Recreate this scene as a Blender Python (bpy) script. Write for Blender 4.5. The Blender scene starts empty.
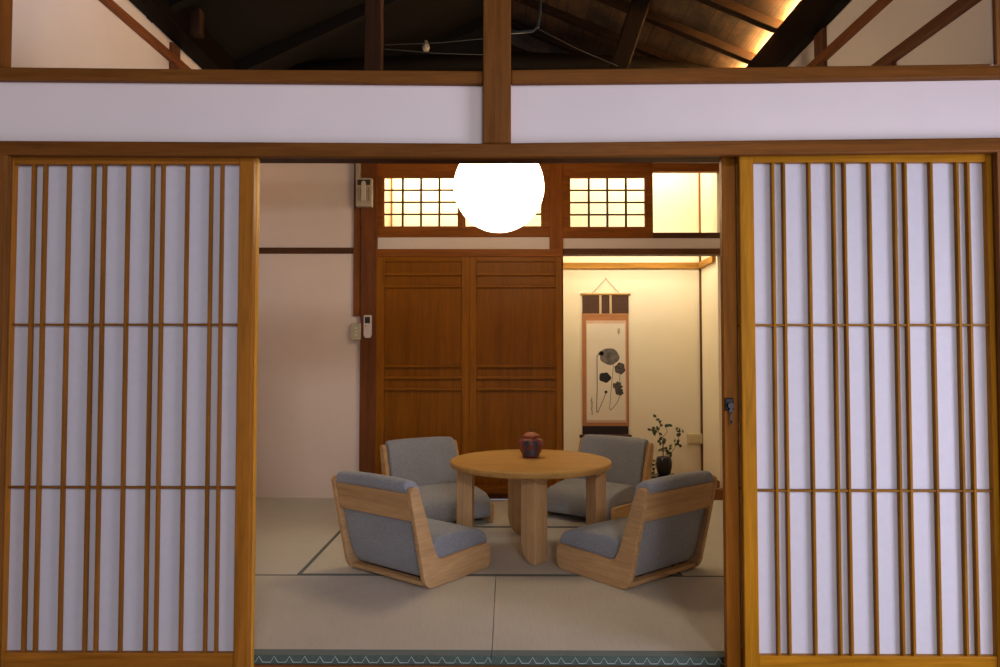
import bpy, bmesh, math, random
from mathutils import Vector, Matrix
random.seed(7)
PI = math.pi
SC = bpy.context.scene
COL = SC.collection

# ------------------------------------------------------------------ camera
F = 700.0
CAM = Vector((0, 0, 1.07))
PITCH, YAW = math.radians(1.92), math.radians(0.57)
ROT = Matrix.Rotation(YAW, 3, 'Z') @ Matrix.Rotation(math.pi/2 + PITCH, 3, 'X')
cd = bpy.data.cameras.new('camera'); cam = bpy.data.objects.new('camera', cd); COL.objects.link(cam)
cam.location = CAM; cam.rotation_euler = ROT.to_euler()
cd.sensor_width = 36; cd.lens = 36*F/1000; cd.clip_start = 0.05; cd.clip_end = 200
SC.camera = cam

def P(px, py, Y=None, X=None, Z=None):
    "point of the place seen at a pixel of the photograph, on the plane Y, X or Z"
    d = ROT @ Vector(((px-500)/F, (333.5-py)/F, -1))
    if Y is not None: t = (Y-CAM.y)/d.y
    elif X is not None: t = (X-CAM.x)/d.x
    else: t = (Z-CAM.z)/d.z
    return CAM + d*t

# plan of the place (metres)
Y_FRONT, Y_PANEL, Y_PANEL_B = 2.40, 2.435, 2.475     # front of posts, front sliding panels, rear ones
Y_MAT, Y_SEAM, Y_BACK, Y_ALC = 2.54, 3.47, 5.35, 5.88
X_L, X_R = -1.92, 1.68
Z_ALC = 0.07

# --------------------------------------------------------------- materials
def lin(r, g, b):
    f = lambda c: (c/255)/12.92 if c/255 <= .04045 else ((c/255+.055)/1.055)**2.4
    return (f(r), f(g), f(b), 1)
MATS = {}
def new_mat(name):
    m = bpy.data.materials.new(name); m.use_nodes = True
    n = m.node_tree; n.nodes.clear()
    out = n.nodes.new('ShaderNodeOutputMaterial'); b = n.nodes.new('ShaderNodeBsdfPrincipled')
    n.links.new(b.outputs[0], out.inputs[0])
    return m, n, b, out
def mapping(n, scale):
    tc = n.nodes.new('ShaderNodeTexCoord'); mp = n.nodes.new('ShaderNodeMapping')
    mp.inputs['Scale'].default_value = scale
    n.links.new(tc.outputs['Object'], mp.inputs[0]); return mp
def noise(n, src, scale, detail=4, rough=.6, dist=0.0):
    t = n.nodes.new('ShaderNodeTexNoise'); t.inputs['Scale'].default_value = scale
    t.inputs['Detail'].default_value = detail; t.inputs['Roughness'].default_value = rough
    t.inputs['Distortion'].default_value = dist
    n.links.new(src.outputs[0], t.inputs['Vector']); return t
def ramp(n, src, stops):
    r = n.nodes.new('ShaderNodeValToRGB'); e = r.color_ramp.elements
    e[0].position, e[0].color = stops[0]; e[1].position, e[1].color = stops[-1]
    for p, c in stops[1:-1]:
        k = e.new(p); k.color = c
    n.links.new(src, r.inputs[0]); return r
def mixc(n, a, b, fac, mode='MULTIPLY'):
    x = n.nodes.new('ShaderNodeMix'); x.data_type = 'RGBA'; x.blend_type = mode
    x.inputs[0].default_value = fac
    n.links.new(a, x.inputs[6]); n.links.new(b, x.inputs[7]); return x.outputs[2]
def bump(n, b, src, strength, dist=.002):
    k = n.nodes.new('ShaderNodeBump'); k.inputs['Strength'].default_value = strength
    k.inputs['Distance'].default_value = dist
    n.links.new(src, k.inputs['Height']); n.links.new(k.outputs[0], b.inputs['Normal'])

def wood(key, c, axis='z', rough=.45, contrast=.35, g=1.0, spec=.07):
    "straight-grained timber: colour c (linear), grain along an axis"
    key = f'{key}_{axis}'
    if key in MATS: return MATS[key]
    m, n, b, out = new_mat(key)
    s = {'x': (.06, 1, 1), 'y': (1, .06, 1), 'z': (1, 1, .06)}[axis]
    mp = mapping(n, tuple(k*g for k in s))
    n1 = noise(n, mp, 26, 5, .65, .6); n2 = noise(n, mp, 150, 3, .6); mp2 = mapping(n, tuple(v*g for v in (s[0]*4, s[1]*4, s[2]*4)))
    n3 = noise(n, mp2, 1.6, 3, .5, .3)
    lo = tuple(v*(1-contrast) for v in c[:3])+(1,); hi = tuple(min(1, v*(1+contrast*.8)) for v in c[:3])+(1,)
    r1 = ramp(n, n1.outputs['Fac'], [(.28, lo), (.5, tuple(c[:3])+(1,)), (.72, hi)])
    r2 = ramp(n, n2.outputs['Fac'], [(.3, (.78, .74, .7, 1)), (.62, (1, 1, 1, 1))])
    r3 = ramp(n, n3.outputs['Fac'], [(.3, (.8, .76, .72, 1)), (.7, (1.0, 1.0, 1.0, 1))])
    col = mixc(n, mixc(n, r1.outputs[0], r2.outputs[0], .8), r3.outputs[0], .7)
    n.links.new(col, b.inputs['Base Color'])
    b.inputs['Roughness'].default_value = rough; b.inputs['Specular IOR Level'].default_value = spec
    bump(n, b, n2.outputs['Fac'], .25, .001)
    MATS[key] = m; return m
def plaster(key, c, c2=None, s=1.2):
    if key in MATS: return MATS[key]
    m, n, b, out = new_mat(key)
    mp = mapping(n, (1, 1, 1)); n1 = noise(n, mp, s, 5, .6); n2 = noise(n, mp, 90, 3, .6)
    c2 = c2 or tuple(v*.93 for v in c)
    r = ramp(n, n1.outputs['Fac'], [(.35, tuple(c2[:3])+(1,)), (.65, tuple(c[:3])+(1,))])
    n.links.new(r.outputs[0], b.inputs['Base Color']); b.inputs['Roughness'].default_value = .9
    b.inputs['Specular IOR Level'].default_value = .15
    bump(n, b, n2.outputs['Fac'], .15, .001)
    MATS[key] = m; return m
def plain(key, c, rough=.5, metal=0, spec=.5, emit=0, ecol=None):
    if key in MATS: return MATS[key]
    m, n, b, out = new_mat(key)
    mp = mapping(n, (1, 1, 1)); n1 = noise(n, mp, 40, 3, .6)
    r = ramp(n, n1.outputs['Fac'], [(.3, tuple(v*.88 for v in c[:3])+(1,)), (.7, tuple(c[:3])+(1,))])
    n.links.new(r.outputs[0], b.inputs['Base Color'])
    b.inputs['Roughness'].default_value = rough; b.inputs['Metallic'].default_value = metal
    b.inputs['Specular IOR Level'].default_value = spec
    if emit:
        b.inputs['Emission Color'].default_value = tuple((ecol or c)[:3])+(1,); b.inputs['Emission Strength'].default_value = emit
    MATS[key] = m; return m
def fabric(key, c, s=420, con=.35):
    if key in MATS: return MATS[key]
    m, n, b, out = new_mat(key)
    mp = mapping(n, (1, 1, 1)); n1 = noise(n, mp, s, 2, .7); n2 = noise(n, mp, 6, 3, .5)
    r = ramp(n, n1.outputs['Fac'], [(.32, tuple(v*(1-con) for v in c)+(1,)), (.68, tuple(v*(1+con) for v in c)+(1,))])
    r2 = ramp(n, n2.outputs['Fac'], [(.3, (.9, .9, .9, 1)), (.7, (1, 1, 1, 1))])
    n.links.new(mixc(n, r.outputs[0], r2.outputs[0], 1), b.inputs['Base Color'])
    b.inputs['Roughness'].default_value = .95; b.inputs['Specular IOR Level'].default_value = .1
    b.inputs['Sheen Weight'].default_value = .25
    bump(n, b, n1.outputs['Fac'], .35, .001)
    MATS[key] = m; return m
def paper(key, c, trans=.35):
    if key in MATS: return MATS[key]
    m = bpy.data.materials.new(key); m.use_nodes = True; n = m.node_tree; n.nodes.clear()
    out = n.nodes.new('ShaderNodeOutputMaterial')
    mp = mapping(n, (1, 1, 1)); n1 = noise(n, mp, 35, 6, .75)
    r = ramp(n, n1.outputs['Fac'], [(.3, tuple(v*.95 for v in c)+(1,)), (.7, tuple(c)+(1,))])
    d = n.nodes.new('ShaderNodeBsdfDiffuse'); t = n.nodes.new('ShaderNodeBsdfTranslucent'); mx = n.nodes.new('ShaderNodeMixShader')
    mx.inputs[0].default_value = trans
    n.links.new(r.outputs[0], d.inputs[0]); n.links.new(r.outputs[0], t.inputs[0])
    n.links.new(d.outputs[0], mx.inputs[1]); n.links.new(t.outputs[0], mx.inputs[2]); n.links.new(mx.outputs[0], out.inputs[0])
    MATS[key] = m; return m
def tatami(key, c, axis):
    "rush matting: fine ribs of woven rush across the mat"
    if key in MATS: return MATS[key]
    m, n, b, out = new_mat(key)
    sc = (1, .04, 1) if axis == 'x' else (.04, 1, 1)
    mp = mapping(n, sc); n1 = noise(n, mp, 260, 2, .7)
    mp2 = mapping(n, (1, 1, 1)); n2 = noise(n, mp2, 3, 4, .6)
    w = n.nodes.new('ShaderNodeTexWave'); w.wave_type = 'BANDS'; w.bands_direction = 'X' if axis == 'x' else 'Y'
    w.inputs['Scale'].default_value = 42; w.inputs['Distortion'].default_value = .6
    n.links.new(mp2.outputs[0], w.inputs['Vector'])
    r = ramp(n, n1.outputs['Fac'], [(.3, tuple(v*.9 for v in c)+(1,)), (.7, tuple(c)+(1,))])
    r2 = ramp(n, n2.outputs['Fac'], [(.3, (.93, .94, .9, 1)), (.7, (1, 1, 1, 1))])
    r3 = ramp(n, w.outputs['Color'], [(0, (.95, .95, .95, 1)), (1, (1, 1, 1, 1))])
    n.links.new(mixc(n, mixc(n, r.outputs[0], r2.outputs[0], 1), r3.outputs[0], 1), b.inputs['Base Color'])
    b.inputs['Roughness'].default_value = .75; b.inputs['Specular IOR Level'].default_value = .25
    bump(n, b, w.outputs['Color'], .12, .001)
    MATS[key] = m; return m

C_BEAM = (.20, .077, .015)
C_DARKBEAM = (.12, .045, .018)
C_STILE = (.38, .150, .019)
C_STILE_R = (.44, .195, .011)
C_RED = (.27, .088, .014)
C_DOOR = (.265, .095, .0065)
C_FURN = (.58, .375, .185)
C_BLACKISH = (.035, .024, .018)
M_PLASTER = plaster('lilac_white_plaster', (.86, .79, .775))
M_ROOMPL = plaster('warm_white_plaster', (.74, .635, .57))
M_ALCPL = plaster('cream_plaster', (.88, .80, .62), (.85, .76, .57))
M_PAPER = paper('shoji_paper', (.84, .84, .90), .3)
M_FAB = fabric('grey_wool', (.285, .31, .355), 260)
M_HERI = fabric('dark_green_edging_cloth', (.06, .075, .05), 500, .3)
M_GREEN = fabric('green_edging_cloth', (.085, .125, .10), 500, .3)

# ----------------------------------------------------------- mesh helpers
class MB:
    def __init__(s): s.bm = bmesh.new()
    def box(s, x0, x1, y0, y1, z0, z1):
        v = [s.bm.verts.new(p) for p in ((x0,y0,z0),(x1,y0,z0),(x1,y1,z0),(x0,y1,z0),(x0,y0,z1),(x1,y0,z1),(x1,y1,z1),(x0,y1,z1))]
        for f in ((3,2,1,0),(4,5,6,7),(0,1,5,4),(1,2,6,5),(2,3,7,6),(3,0,4,7)): s.bm.faces.new([v[i] for i in f])
        return s
    def hexa(s, a, b):
        "solid between two matching polygons a and b"
        n = len(a); va = [s.bm.verts.new(p) for p in a]; vb = [s.bm.verts.new(p) for p in b]
        s.bm.faces.new(va[::-1]); s.bm.faces.new(vb)
        for i in range(n): s.bm.faces.new([va[i], va[(i+1)%n], vb[(i+1)%n], vb[i]])
        return s
    def prism(s, prof, axis, a, b):
        "profile of 2-D points extruded along an axis from a to b"
        def pt(p, t): return {'x': (t, p[0], p[1]), 'y': (p[0], t, p[1]), 'z': (p[0], p[1], t)}[axis]
        return s.hexa([pt(p, a) for p in prof], [pt(p, b) for p in prof])
    def lathe(s, prof, cx=0, cy=0, seg=32, fr=None):
        rings = []
        for r, z in prof:
            if r < 1e-5: rings.append([s.bm.verts.new((cx, cy, z))]); continue
            rings.append([s.bm.verts.new((cx+r*(fr(i/seg*2*PI, z) if fr else 1)*math.cos(i/seg*2*PI), cy+r*(fr(i/seg*2*PI, z) if fr else 1)*math.sin(i/seg*2*PI), z)) for i in range(seg)])
        for A, B in zip(rings, rings[1:]):
            for i in range(seg):
                j = (i+1) % seg
                q = [A[i % len(A)], A[j % len(A)], B[j % len(B)], B[i % len(B)]]
                u = []
                for k in q:
                    if k not in u: u.append(k)
                if len(u) > 2: s.bm.faces.new(u)
        return s
    def tube(s, pts, r, seg=8):
        pts = [Vector(p) for p in pts]; rings = []
        rr = r if isinstance(r, (list, tuple)) else [r]*len(pts)
        for i, p in enumerate(pts):
            d = (pts[min(i+1, len(pts)-1)] - pts[max(i-1, 0)]).normalized()
            u = d.orthogonal().normalized() if i == 0 else (u - d*u.dot(d)).normalized()
            w = d.cross(u)
            rings.append([s.bm.verts.new(p + (u*math.cos(a)+w*math.sin(a))*rr[i]) for a in [k/seg*2*PI for k in range(seg)]])
        for A, B in zip(rings, rings[1:]):
            for i in range(seg): s.bm.faces.new([A[i], A[(i+1)%seg], B[(i+1)%seg], B[i]])
        s.bm.faces.new(rings[0][::-1]); s.bm.faces.new(rings[-1])
        return s
    def build(s, name, mat, parent=None, bevel=0, smooth=False, seg=2, loc=None):
        bmesh.ops.recalc_face_normals(s.bm, faces=s.bm.faces[:])
        me = bpy.data.meshes.new(name); s.bm.to_mesh(me); s.bm.free()
        me.materials.append(mat)
        o = bpy.data.objects.new(name, me); COL.objects.link(o)
        if parent: o.parent = parent
        if loc: o.location = loc
        if smooth:
            for p in me.polygons: p.use_smooth = True
        if bevel:
            b = o.modifiers.new('bevel', 'BEVEL'); b.width = bevel; b.segments = seg; b.limit_method = 'ANGLE'; b.angle_limit = math.radians(35)
            b.harden_normals = False
        return o
def tag(o, label=None, cat=None, group=None, kind=None):
    if label: o['label'] = label
    if cat: o['category'] = cat
    if group: o['group'] = group
    if kind: o['kind'] = kind
    return o
def struct(o, label, cat): return tag(o, label, cat, kind='structure')
def empty(name, loc, rz=0):
    o = bpy.data.objects.new(name, None); COL.objects.link(o); o.location = loc; o.rotation_euler = (0, 0, rz); o.empty_display_size = .1
    return o
def rect(x0, y0, x1, y1, Y):
    "photo rectangle on the plane Y -> X0, X1, Z0, Z1"
    xm, ym = (x0+x1)/2, (y0+y1)/2
    return P(x0, ym, Y).x, P(x1, ym, Y).x, P(xm, y1, Y).z, P(xm, y0, Y).z
def slab(name, mat, x0, y0, x1, y1, Y, depth, parent=None, bevel=.003):
    a, b, c, d = rect(x0, y0, x1, y1, Y)
    return MB().box(a, b, Y, Y+depth, c, d).build(name, mat, parent, bevel)

# =========================================================== THE SETTING
# hall floor (camera side), under-floor of the room
struct(MB().box(-3.2, 3.0, -2.2, 2.30, -.12, -.06).build('floor', wood('hall_floor', (.20, .10, .045), 'x')), 'brown boarded hall floor in front of the sliding panels', 'floor')
struct(MB().box(X_L, X_R, Y_MAT-.01, Y_BACK, -.10, -.0555).build('floor', wood('underfloor', (.2, .12, .06), 'x')), 'wooden underfloor that carries the tatami mats', 'floor')
s = MB().box(-2.2, 2.2, 2.30, Y_MAT-.012, -.12, -.036)
for a, b in ((2.30, 2.425), (2.468, 2.472), (2.512, Y_MAT-.012)): s.box(-2.2, 2.2, a, b, -.036, -.026)
struct(s.build('trim_1', wood('sill', (.30, .115, .03), 'x'), bevel=.002), 'grooved brown wooden sill under the sliding panels', 'sill')

# front wall: beams, plaster band
def beam(name, mat, xs, yt, yb, Y, depth, label, bevel=.006):
    "timber along the wall, its top and bottom edges through three photo points each (old beams sag a little)"
    top = [P(x, y, Y) for x, y in zip(xs, yt)]; bot = [P(x, y, Y) for x, y in zip(xs, yb)]
    m = MB()
    a = [(p.x, Y, p.z) for p in top] + [(p.x, Y, p.z) for p in bot[::-1]]
    m.hexa(a, [(x, y+depth, z) for x, y, z in a])
    return struct(m.build(name, mat, bevel=bevel), label, 'beam')
M_BEAM = wood('beam', C_BEAM, 'x'); M_POST = wood('beam', C_BEAM, 'z')
beam('trim_2', M_BEAM, (-60, 240, 483), (66, 69, 70.5), (79, 81.5, 83.5), Y_FRONT+.02, .10, 'upper brown beam left of the short middle post')
beam('trim_3', M_BEAM, (511, 760, 1060), (69.5, 66.5, 62.5), (83, 81, 76.5), Y_FRONT+.02, .10, 'upper brown beam right of the short middle post')
beam('trim_4', M_BEAM, (-60, 480, 1060), (140, 143, 136.5), (154.5, 157.5, 151), Y_FRONT, .03, 'long brown lintel board above the sliding panels')
beam('trim_5', wood('track', (.06, .022, .008), 'x'), (-60, 480, 1060), (146, 150, 143), (153, 155, 151), Y_FRONT+.03, .12, 'dark grooved head track behind the lintel board')
a = rect(483, -40, 511, 143, Y_FRONT+.005)
struct(MB().box(a[0], a[1], Y_FRONT+.005, Y_FRONT+.13, a[2], 2.75).build('trim_6', M_POST, bevel=.005), 'short brown middle post standing on the lintel', 'post')
z0 = P(500, 150, Y_FRONT+.05).z; z1 = P(500, 76, Y_FRONT+.05).z
xa = P(497, 100, Y_FRONT+.05).x
struct(MB().box(-3.2, xa, Y_FRONT+.045, Y_FRONT+.11, z0, z1).build('wall_front', M_PLASTER), 'long white plaster band left of the short middle post', 'wall')
struct(MB().box(xa, 3.0, Y_FRONT+.045, Y_FRONT+.11, z0, z1).build('wall_front', M_PLASTER), 'long white plaster band right of the short middle post', 'wall')
# corner posts: below the lintel beside the panels, above the beam at the ends of the opening
pl = (P(12.5, 160, Y_FRONT+.03).x, P(992, 160, Y_FRONT+.03).x)
pu = (P(12.5, 30, Y_FRONT+.10).x, P(990.5, 30, Y_FRONT+.10).x)
zlin, zbm = P(500, 153, Y_FRONT+.03).z, P(500, 72, Y_FRONT+.03).z
CP_L, CP_R = wood('cornerpost', (.24, .095, .020), 'z'), wood('cornerpost_r', (.26, .115, .035), 'z')
struct(MB().box(pl[0]-.10, pl[0], Y_FRONT+.004, Y_FRONT+.03, -.026, zlin).build('trim_7', CP_L, bevel=.003), 'brown lower corner post at the left edge of the photo', 'post')
struct(MB().box(pl[1], pl[1]+.10, Y_FRONT+.004, Y_FRONT+.03, -.026, zlin).build('trim_8', CP_R, bevel=.003), 'brown lower corner post at the right edge of the photo', 'post')
struct(MB().box(pu[0]-.12, pu[0], Y_FRONT+.04, Y_FRONT+.10, zbm, 3.0).build('trim_81', CP_L, bevel=.003), 'brown upper corner post at the top left edge of the photo', 'post')
struct(MB().box(X_R+.002, X_R+.14, Y_FRONT-.012, Y_FRONT+.005, P(985, 67.5, Y_FRONT+.02).z, 3.0).build('trim_82', CP_R, bevel=.003), 'dark upper corner post at the top right edge of the photo', 'post')
for sg, b0, b1, zz0, zz1, lb in ((0, -3.2, pl[0]-.10, -.06, zlin, 'white plaster wall left of the left corner post'), (1, pl[1]+.10, 3.0, -.06, zlin, 'white plaster wall right of the right corner post'),
                       (0, -3.2, pu[0]-.12, zbm, 3.3, 'white plaster gable wall left of the upper corner post'), (1, X_R+.14, 3.0, zbm, 3.3, 'white plaster gable wall right of the upper corner post')):
    struct(MB().box(b0, b1, Y_FRONT+.045, Y_FRONT+.12, zz0, zz1).build('wall_front', M_PLASTER), lb, 'wall')

# ---- sliding paper panels
def shoji(name, x0, x1, Y, cst, xs, ys, label, stile, has_lock=False):
    "x0,x1: world edges of the panel; xs: world x of the upright bars; ys: world z of the cross bars"
    zt, zb = P(500, 155, Y).z, -.026
    root = empty(name, ((x0+x1)/2, Y, zb)); struct(root, label, 'sliding door')
    ox, oz = (x0+x1)/2, zb; w = (x1-x0)/2; H = zt-zb; T = .030; sw = stile
    mz, mx = wood(cst[0], cst[1], 'z', .35), wood(cst[0], cst[1], 'x', .35)
    rt, rb = .028, .075
    MB().box(-w, -w+sw, 0, T, 0, H).build('stile', mz, root, .003)
    MB().box(w-sw, w, 0, T, 0, H).build('stile', mz, root, .003)
    MB().box(-w+sw, w-sw, .002, T-.002, H-rt, H).build('top_rail', mx, root, .002)
    MB().box(-w+sw, w-sw, .002, T-.002, 0, rb).build('bottom_rail', mx, root, .002)
    m = MB()
    for x in xs:
        m.box(x-ox-.0046, x-ox+.0046, .004, .022, rb, H-rt)
    m.build('lattice', wood(cst[0]+'_bar', tuple(v*.72 for v in cst[1]), 'z', .4), root, .001)
    m = MB()
    for z in ys: m.box(-w+sw, w-sw, .0065, .0225, z-oz-.0036, z-oz+.0036)
    m.build('cross_bar', wood(cst[0]+'_cross', tuple(v*.6 for v in cst[1]), 'x', .4), root)
    MB().box(-w+sw, w-sw, .0228, .0238, rb, H-rt).build('paper', M_PAPER, root)
    if has_lock:
        c = P(729, 404, Y); q = (c.x-ox, 0, c.z-oz)
        m = MB().box(q[0]-.016, q[0]+.014, -.010, 0, q[2]-.022, q[2]+.022); m.build('lock_plate', plain('black_metal', (.012, .012, .014), .3, .6), root, .003)
        MB().prism([(q[0]+.011*math.cos(t*PI/8), q[2]-.004+.011*math.sin(t*PI/8)) for t in range(16)], 'y', -.022, -.009).build('lock_cylinder', plain('steel', (.05, .05, .055), .35, 1), root, .001)
    return root
YM = 330
LB = [32.5, 44, 68, 92.5, 103.5, 127.5, 152, 162.5, 187, 211, 222]
RB = [774, 785, 810.5, 835, 846, 871, 896.5, 907, 933, 959, 970]
def wx(px, py, Y): return P(px, py, Y).x
lx = [wx(v-1.3, 205, Y_PANEL) for v in LB]; rx = [wx(v, 205, Y_PANEL) for v in RB]
zl = [P(120, 324.5, Y_PANEL).z, P(120, 488, Y_PANEL).z]; zr = [P(880, 325, Y_PANEL).z, P(880, 491.3, Y_PANEL).z]
XL1 = wx(251, 400, Y_PANEL); XL0 = pl[0]-.050
XR0 = wx(742, 400, Y_PANEL); XR1 = pl[1]+.033
shoji('door_1', XL0, XL1, Y_PANEL, ('stile_left', C_STILE), lx, zl, 'front paper lattice sliding panel at the left of the opening', .052)
shoji('door_2', XR0, XR1, Y_PANEL, ('stile_right', C_STILE_R), rx, zr, 'front paper lattice sliding panel at the right of the opening', .050)
YB = Y_PANEL_B
XL3 = wx(257.5, 400, YB+.03); XR3 = wx(721.5, 400, YB+.03)
offs = [x - XL0 for x in lx]
shoji('door_3', XL3-.86, XL3, YB, ('stile_amber', (.60, .30, .035)), [XL3-.86+.07+i*.066 for i in range(12)], zl, 'rear sliding panel mostly hidden behind the left front panel', .045)
d4 = shoji('door_4', XR3, XR3+.90, YB, ('stile_lock', (.34, .125, .012)), [XR3+.11+i*.066 for i in range(11)], zr, 'rear sliding panel with a black lock on its brown stile', .052, True)
k = P(731, 409, YB-.02)
m = MB(); m.prism([(k.x+.007*math.cos(t*PI/6), k.z-.006+.009*math.sin(t*PI/6)) for t in range(12)], 'y', YB-.0232, YB-.0217); m.box(k.x-.002, k.x+.0025, YB-.0232, YB-.0217, k.z-.052, k.z-.010)
m.box(k.x-.002, k.x+.006, YB-.0232, YB-.0217, k.z-.048, k.z-.040)
tag(m.build('key', plain('steel', (.05, .05, .055), .35, 1)), 'small steel key hanging in the black lock of the sliding panel', 'key')

# ---- side walls of the room, with their timbers
def side_rail(name, X, p, mat, t, label, cat='beam'):
    "timber on the side wall X, through four photo points (near top, far top, far bottom, near bottom), running on to the back"
    q = [P(a, b, X=X+t) for a, b in p]
    def ext(u, v, Y): return u + (v-u)*((Y-u.y)/(v.y-u.y))
    tn, tf = ext(q[0], q[1], Y_FRONT-.06), ext(q[0], q[1], Y_BACK); bn, bf = ext(q[3], q[2], Y_FRONT-.06), ext(q[3], q[2], Y_BACK)
    A = [(tn.y, tn.z), (tf.y, tf.z), (bf.y, bf.z), (bn.y, bn.z)]
    return struct(MB().prism(A, 'x', X, X+t).build(name, mat, bevel=.003), label, cat)
struct(MB().box(X_L-.06, X_L, Y_FRONT+.12, Y_BACK+.06, -.06, 3.2).build('wall_left', plaster('upper_plaster', (.86, .80, .78))), 'white plaster left side wall of the tatami room', 'wall')
struct(MB().box(X_R, X_R+.06, Y_FRONT+.006, Y_FRONT+.12, P(985, 65.5, Y_FRONT+.02).z, 3.0).build('wall_right', plaster('upper_plaster_r', (.86, .78, .70))), 'narrow upper end of the right side wall beside the corner post', 'wall')
struct(MB().box(X_R, X_R+.06, Y_FRONT+.12, Y_ALC+.1, -.06, 3.06).build('wall_right', plaster('upper_plaster_r', (.86, .78, .70))), 'cream plaster right side wall of the tatami room', 'wall')
M_BY = wood('sidebeam', (.24, .09, .035), 'y'); M_BYD = wood('sidebeam_dark', (.16, .07, .035), 'y')
side_rail('trim_9', X_L, [(113, 0), (169, 49), (169, 58), (103, 0)], M_BY, .025, 'slim brown rail high on the left side wall')
side_rail('trim_10', X_R, [(887, 0), (817, 65), (807, 65), (877, 0)], M_BY, -.03, 'slim brown rail high on the right side wall')
side_rail('trim_11', X_R, [(975, 0), (886, 65), (871, 65), (957, 0)], M_BYD, -.028, 'stout dark brown rail low on the right gable wall')
for nm, px, w, X, sgn, lb in (('trim_12', 173, .075, X_L, 1, 'short brown upright on the left side wall above the beam'), ('trim_13', 822.5, .085, X_R, -1, 'short dark upright on the right side wall behind the slim rail'), ('trim_14', 892, .05, X_R, -1, 'stub upright under the stout rail on the right side wall')):
    c = P(px, 64, X=X)
    top = {'trim_12': 2.86, 'trim_13': P(px, 27, X=X).z, 'trim_14': P(px, 54, X=X).z}[nm]
    struct(MB().box(min(X, X+sgn*.02), max(X, X+sgn*.02), c.y-w/2*1.3, c.y+w/2*1.3, 1.9, top).build(nm, wood('sidebeam_dark', (.16, .07, .035), 'z'), bevel=.002), lb, 'post')
# wall plates: the black beams on top of the side walls
zb_, zt_ = 2.80, 3.02
struct(MB().box(X_R-.075, X_R-.005, Y_FRONT+.13, 5.9, zb_, zt_).build('trim_15', wood('blackish', (.007, .005, .004), 'y', .6), bevel=.004), 'black wall plate beam under the lit right eaves', 'beam')
struct(MB().box(X_L+.005, X_L+.12, Y_FRONT+.13, 5.9, 2.875, 3.1).build('trim_16', wood('blackish_brown', (.006, .0035, .0025), 'y', .6), bevel=.004), 'dark brown wall plate beam above the left side wall', 'beam')

# ---- back wall
YB0 = Y_BACK
struct(MB().box(X_L, P(360, 330, YB0).x, YB0, YB0+.08, -.0555, 2.95).build('wall_back', M_ROOMPL), 'bare white plaster back wall left of the wooden doors', 'wall')
zt = 2.95
def up(px0, px1, py, Y): return P(px0, py, Y).x, P(px1, py, Y).x
M_RED = wood('redwood', C_RED, 'z'); M_REDX = wood('redwood', C_RED, 'x'); M_REDD = wood('redwood_dark', (.085, .032, .014), 'z')
beam('trim_17', wood('rail_dark', (.10, .045, .022), 'x'), (200, 300, 357), (247.5,)*3, (253.5,)*3, YB0-.012, .02, 'thin dark rail across the left plaster back wall', .001)
a, b = up(360, 376, 330, YB0-.05)
struct(MB().box(a, b, YB0-.05, YB0+.09, -.0555, zt).build('trim_18', wood('doorpost', (.17, .06, .020), 'z'), bevel=.004), 'brown back wall post left of the wooden doors', 'post')
a, b = up(353.5, 360.5, 240, YB0-.03); c = P(356, 316, YB0-.03).z
struct(MB().box(a, b, YB0-.03, YB0, c, zt).build('trim_19', wood('doorpost_side', (.21, .075, .022), 'z'), bevel=.002), 'narrow board along the upper left side of the back wall post', 'trim')
a, b = up(549.5, 563, 210, YB0-.02); c = P(556, 250, YB0-.02).z
struct(MB().box(a, b, YB0-.02, YB0+.09, c, zt).build('trim_20', M_RED, bevel=.003), 'brown upright between the two transom windows', 'post')
a, b = up(559, 563.5, 370, YB0+.03)
struct(MB().box(a, b, YB0+.03, YB0+.12, -.05, 2.0).build('trim_21', M_RED, bevel=.003), 'slim upright between the wooden doors and the alcove', 'post')
# head rails of the back wall
XA0 = P(376, 240, YB0).x; XM0, XM1 = up(549.5, 563, 210, YB0)
beam('trim_22', M_REDX, (376, 480, 563), (249,)*3, (256.5,)*3, YB0-.055, .15, 'brown lintel over the two wooden doors', .002)
beam('trim_23', wood('rail_dark2', (.13, .055, .022), 'x'), (563, 640, 745), (248.5,)*3, (254.5,)*3, YB0-.03, .10, 'dark lintel over the alcove', .002)
beam('wall_back', M_ROOMPL, (376, 480, 550), (236,)*3, (250,)*3, YB0, .06, 'thin white plaster strip over the wooden doors lintel', 0)
beam('wall_back', M_ROOMPL, (563, 640, 745), (236,)*3, (250,)*3, YB0, .06, 'thin white plaster strip over the alcove lintel', 0)
beam('wall_back', M_ROOMPL, (376, 480, 745), (98,)*3, (162.5,)*3, YB0+.01, .06, 'white plaster above the transom windows', 0)

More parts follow.
